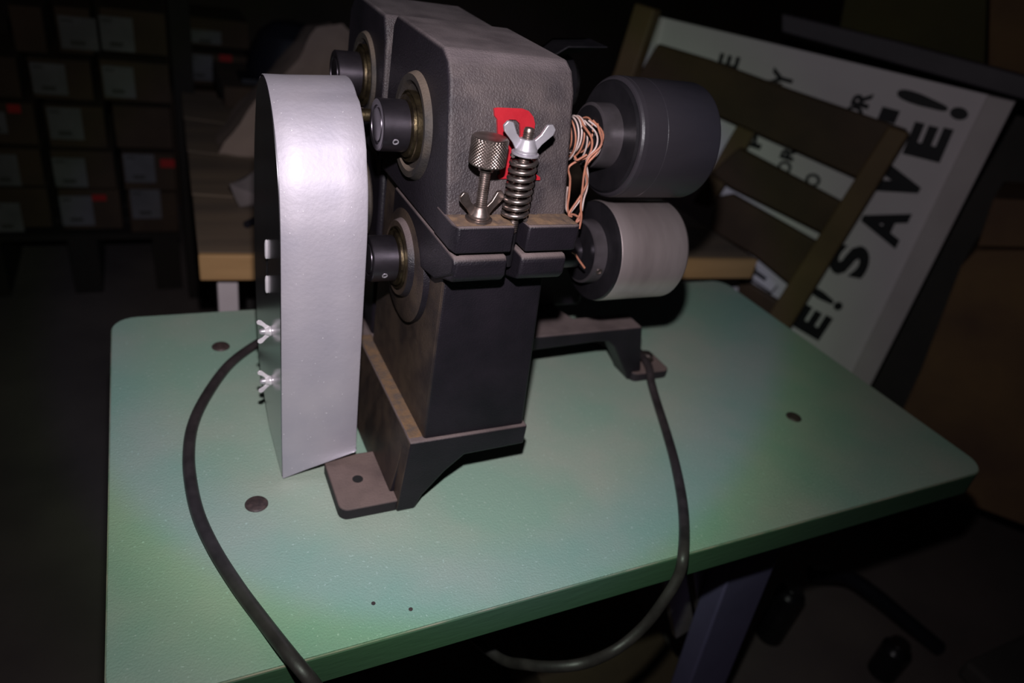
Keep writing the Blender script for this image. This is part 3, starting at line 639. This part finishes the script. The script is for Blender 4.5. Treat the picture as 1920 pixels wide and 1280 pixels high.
rows_ = [
    # y0, y1, [(x0, x1, label, red, words)]
    (10, 106, [(10, 93, None, None, 'left of the top row, no label showing'), (96, 180, (107, 28, 178, 95), None, 'top row, left of the two with paper labels side by side'), (182, 318, (184, 28, 247, 98), None, 'top row at the right end, white label at its left')]),
    (108, 194, [(-60, 44, None, None, 'second row, cut off by the left edge'), (46, 180, (54, 116, 120, 178), None, 'second row, label at upper left'), (182, 324, (190, 122, 249, 184), None, 'second row at the right end, crisp square label')]),
    (196, 280, [(-40, 76, (-30, 208, 8, 250), (12, 195, 40, 212), 'third row, cut by the left edge, faint red sticker'), (78, 205, (86, 200, 150, 262), None, 'third row, square label beside plain box'), (207, 328, None, None, 'third row at the right end, plain front')]),
    (282, 355, [(-60, 88, (-25, 288, 30, 348), None, 'fourth row, cut by the left edge, pale label'), (90, 222, (96, 295, 158, 350), None, 'fourth row middle, pale label'), (224, 334, (230, 288, 288, 342), (300, 298, 328, 314), 'fourth row at the right end, bright red sticker')]),
    (357, 432, [(-60, 102, (-20, 380, 36, 434), None, 'bottom row, cut by the left edge'), (104, 234, (109, 367, 171, 422), (172, 365, 200, 376), 'bottom row middle, dim red sticker'), (236, 338, (243, 355, 299, 409), None, 'bottom row at the right end, square label')]),
]
for y0, y1, cs in rows_:
    for x0, x1, lab, red, words in cs:
        # row heights are taken on the stack's left side so that all rows are level
        xm = (x0 + x1) / 2
        t = carton(x0, y0 + (xm - 150) * .03, x1, y1 + (xm - 150) * .03, lab, red, label='brown carton, ' + words)
pz = at(150, 434, y=YC).z - .014
pal = thing('pallet', 'dark wooden pallet under the stack of brown cartons', 'pallet', (-.2, YC + .2, 0))
xl, xr = at(-60, 434, y=YC).x, at(338, 434, y=YC).x
for k in range(3):
    bm = NB(); box(bm, xl, xr, YC + .01 + k * .13, YC + .10 + k * .13, pz - .02, pz); finish('board', bm, M['old_wood'], pal)
for f in (.05, .5, .92):
    bm = NB(); box(bm, xl + (xr - xl) * f - .04, xl + (xr - xl) * f + .04, YC + .01, YC + .36, 0, pz - .02); finish('bearer', bm, M['old_wood'], pal)
YD = 2.9
carton(345, 30, 470, 96, (358, 54, 414, 84), None, YD, .3, 'brown carton, upper of the two between the stack and the hat', 'two cartons beyond the bench')
carton(340, 97, 468, 166, (350, 100, 398, 152), (411, 102, 435, 118), YD, .3, 'brown carton, lower of the two beyond the bench, bright red sticker', 'two cartons beyond the bench')
q0, q1 = at(335, 168, y=YD), at(478, 166, y=YD)
st = thing('stand', 'dark low stand carrying two cartons beyond the bench', 'stand', (q0.x, YD, 0))
zq = min(at(340, 166, y=YD).z, at(468, 166, y=YD).z) - .001
bm = NB(); box(bm, q0.x - .02, q1.x + .03, YD - .01, YD + .33, zq - .03, zq); finish('shelf_board', bm, M['wood_dark'], st)
for x in (q0.x, q1.x):
    for y in (YD + .02, YD + .3):
        bm = NB(); box(bm, x - .02, x + .02, y - .02, y + .02, 0, zq - .03); finish('leg', bm, M['wood_dark'], st)
pa, pb = at(327, 40, y=2.36), at(368, 470, y=2.36)
bm = NB(); xm = at(345, 200, y=2.36).x; box(bm, xm - .025, xm + .03, 2.33, 2.37, 0, 1.0)
tag(finish('wooden_upright', bm, M['old_wood'], bev=.003), 'brown upright post at the right end of the carton stack', 'post')
a_, b_ = at(437, 165, y=2.2), at(443, 230, y=2.2)
bm = NB(); box(bm, a_.x - .008, a_.x + .012, 2.2, 2.22, WZ + .0, a_.z); tag(finish('wooden_stick', bm, M['wood_post']), 'short yellow stick standing at the back of the bench', 'stick')
# ------------------------------------------------------------------ junk on the floor at lower right
def lump(name, c, s, mt, label, cat, seed=0):
    bm = NB(); bmesh.ops.create_icosphere(bm, subdivisions=3, radius=1)
    for v in bm.verts:
        n_ = noise.noise(v.co * 1.7 + V((seed, 0, 0))) * .25
        v.co = V((c[0] + v.co.x * s[0] * (1 + n_), c[1] + v.co.y * s[1] * (1 + n_), max(.001, c[2] + v.co.z * s[2] * (1 + n_))))
    return tag(finish(name, bm, M[mt], sharp=60), label, cat)
tube_pts = spline([at(1520, 1075, z=.12), at(1585, 1080, z=.12), at(1640, 1115, z=.10), at(1700, 1165, z=.06), at(1760, 1215, z=.02)], 6)
bm = NB(); tube(bm, tube_pts, .018, 10); tag(finish('hose', bm, M['plastic'], sharp=80), 'black hose lying on the dark floor at lower right', 'hose')
for (px, py, z_) in ((1490, 1100, .16), (1690, 1205, .10)):
    c = at(px, py, z=z_); bm = NB(); lathe(bm, (c.x, c.y, 0), (0, 0, 1), [(0, 0), (0, .03), (z_ - .02, .03), (z_ - .01, .022), (z_, .02), (z_, 0)], 20)
    tag(finish('metal_fitting', bm, M['black_steel'], bev=.001), {1490: 'small metal can on the floor nearest the table leg', 1690: 'small metal can on the floor furthest right'}[px], 'can')
c = at(1900, 1250, z=.05); bm = NB(); box(bm, c.x - .1, c.x + .3, c.y - .3, c.y + .05, .0, .05); tag(finish('pale_block', bm, M['greyp'], bev=.01), 'grey block on the floor in the bottom right corner', 'block')
c = at(1160, 1240, z=.12); bm = NB(); box(bm, c.x - .16, c.x + .12, c.y - .12, c.y + .14, 0, .12); tag(finish('floor_carton', bm, M['carton'], bev=.005), 'brown box on the floor under the table, behind the cord', 'box')
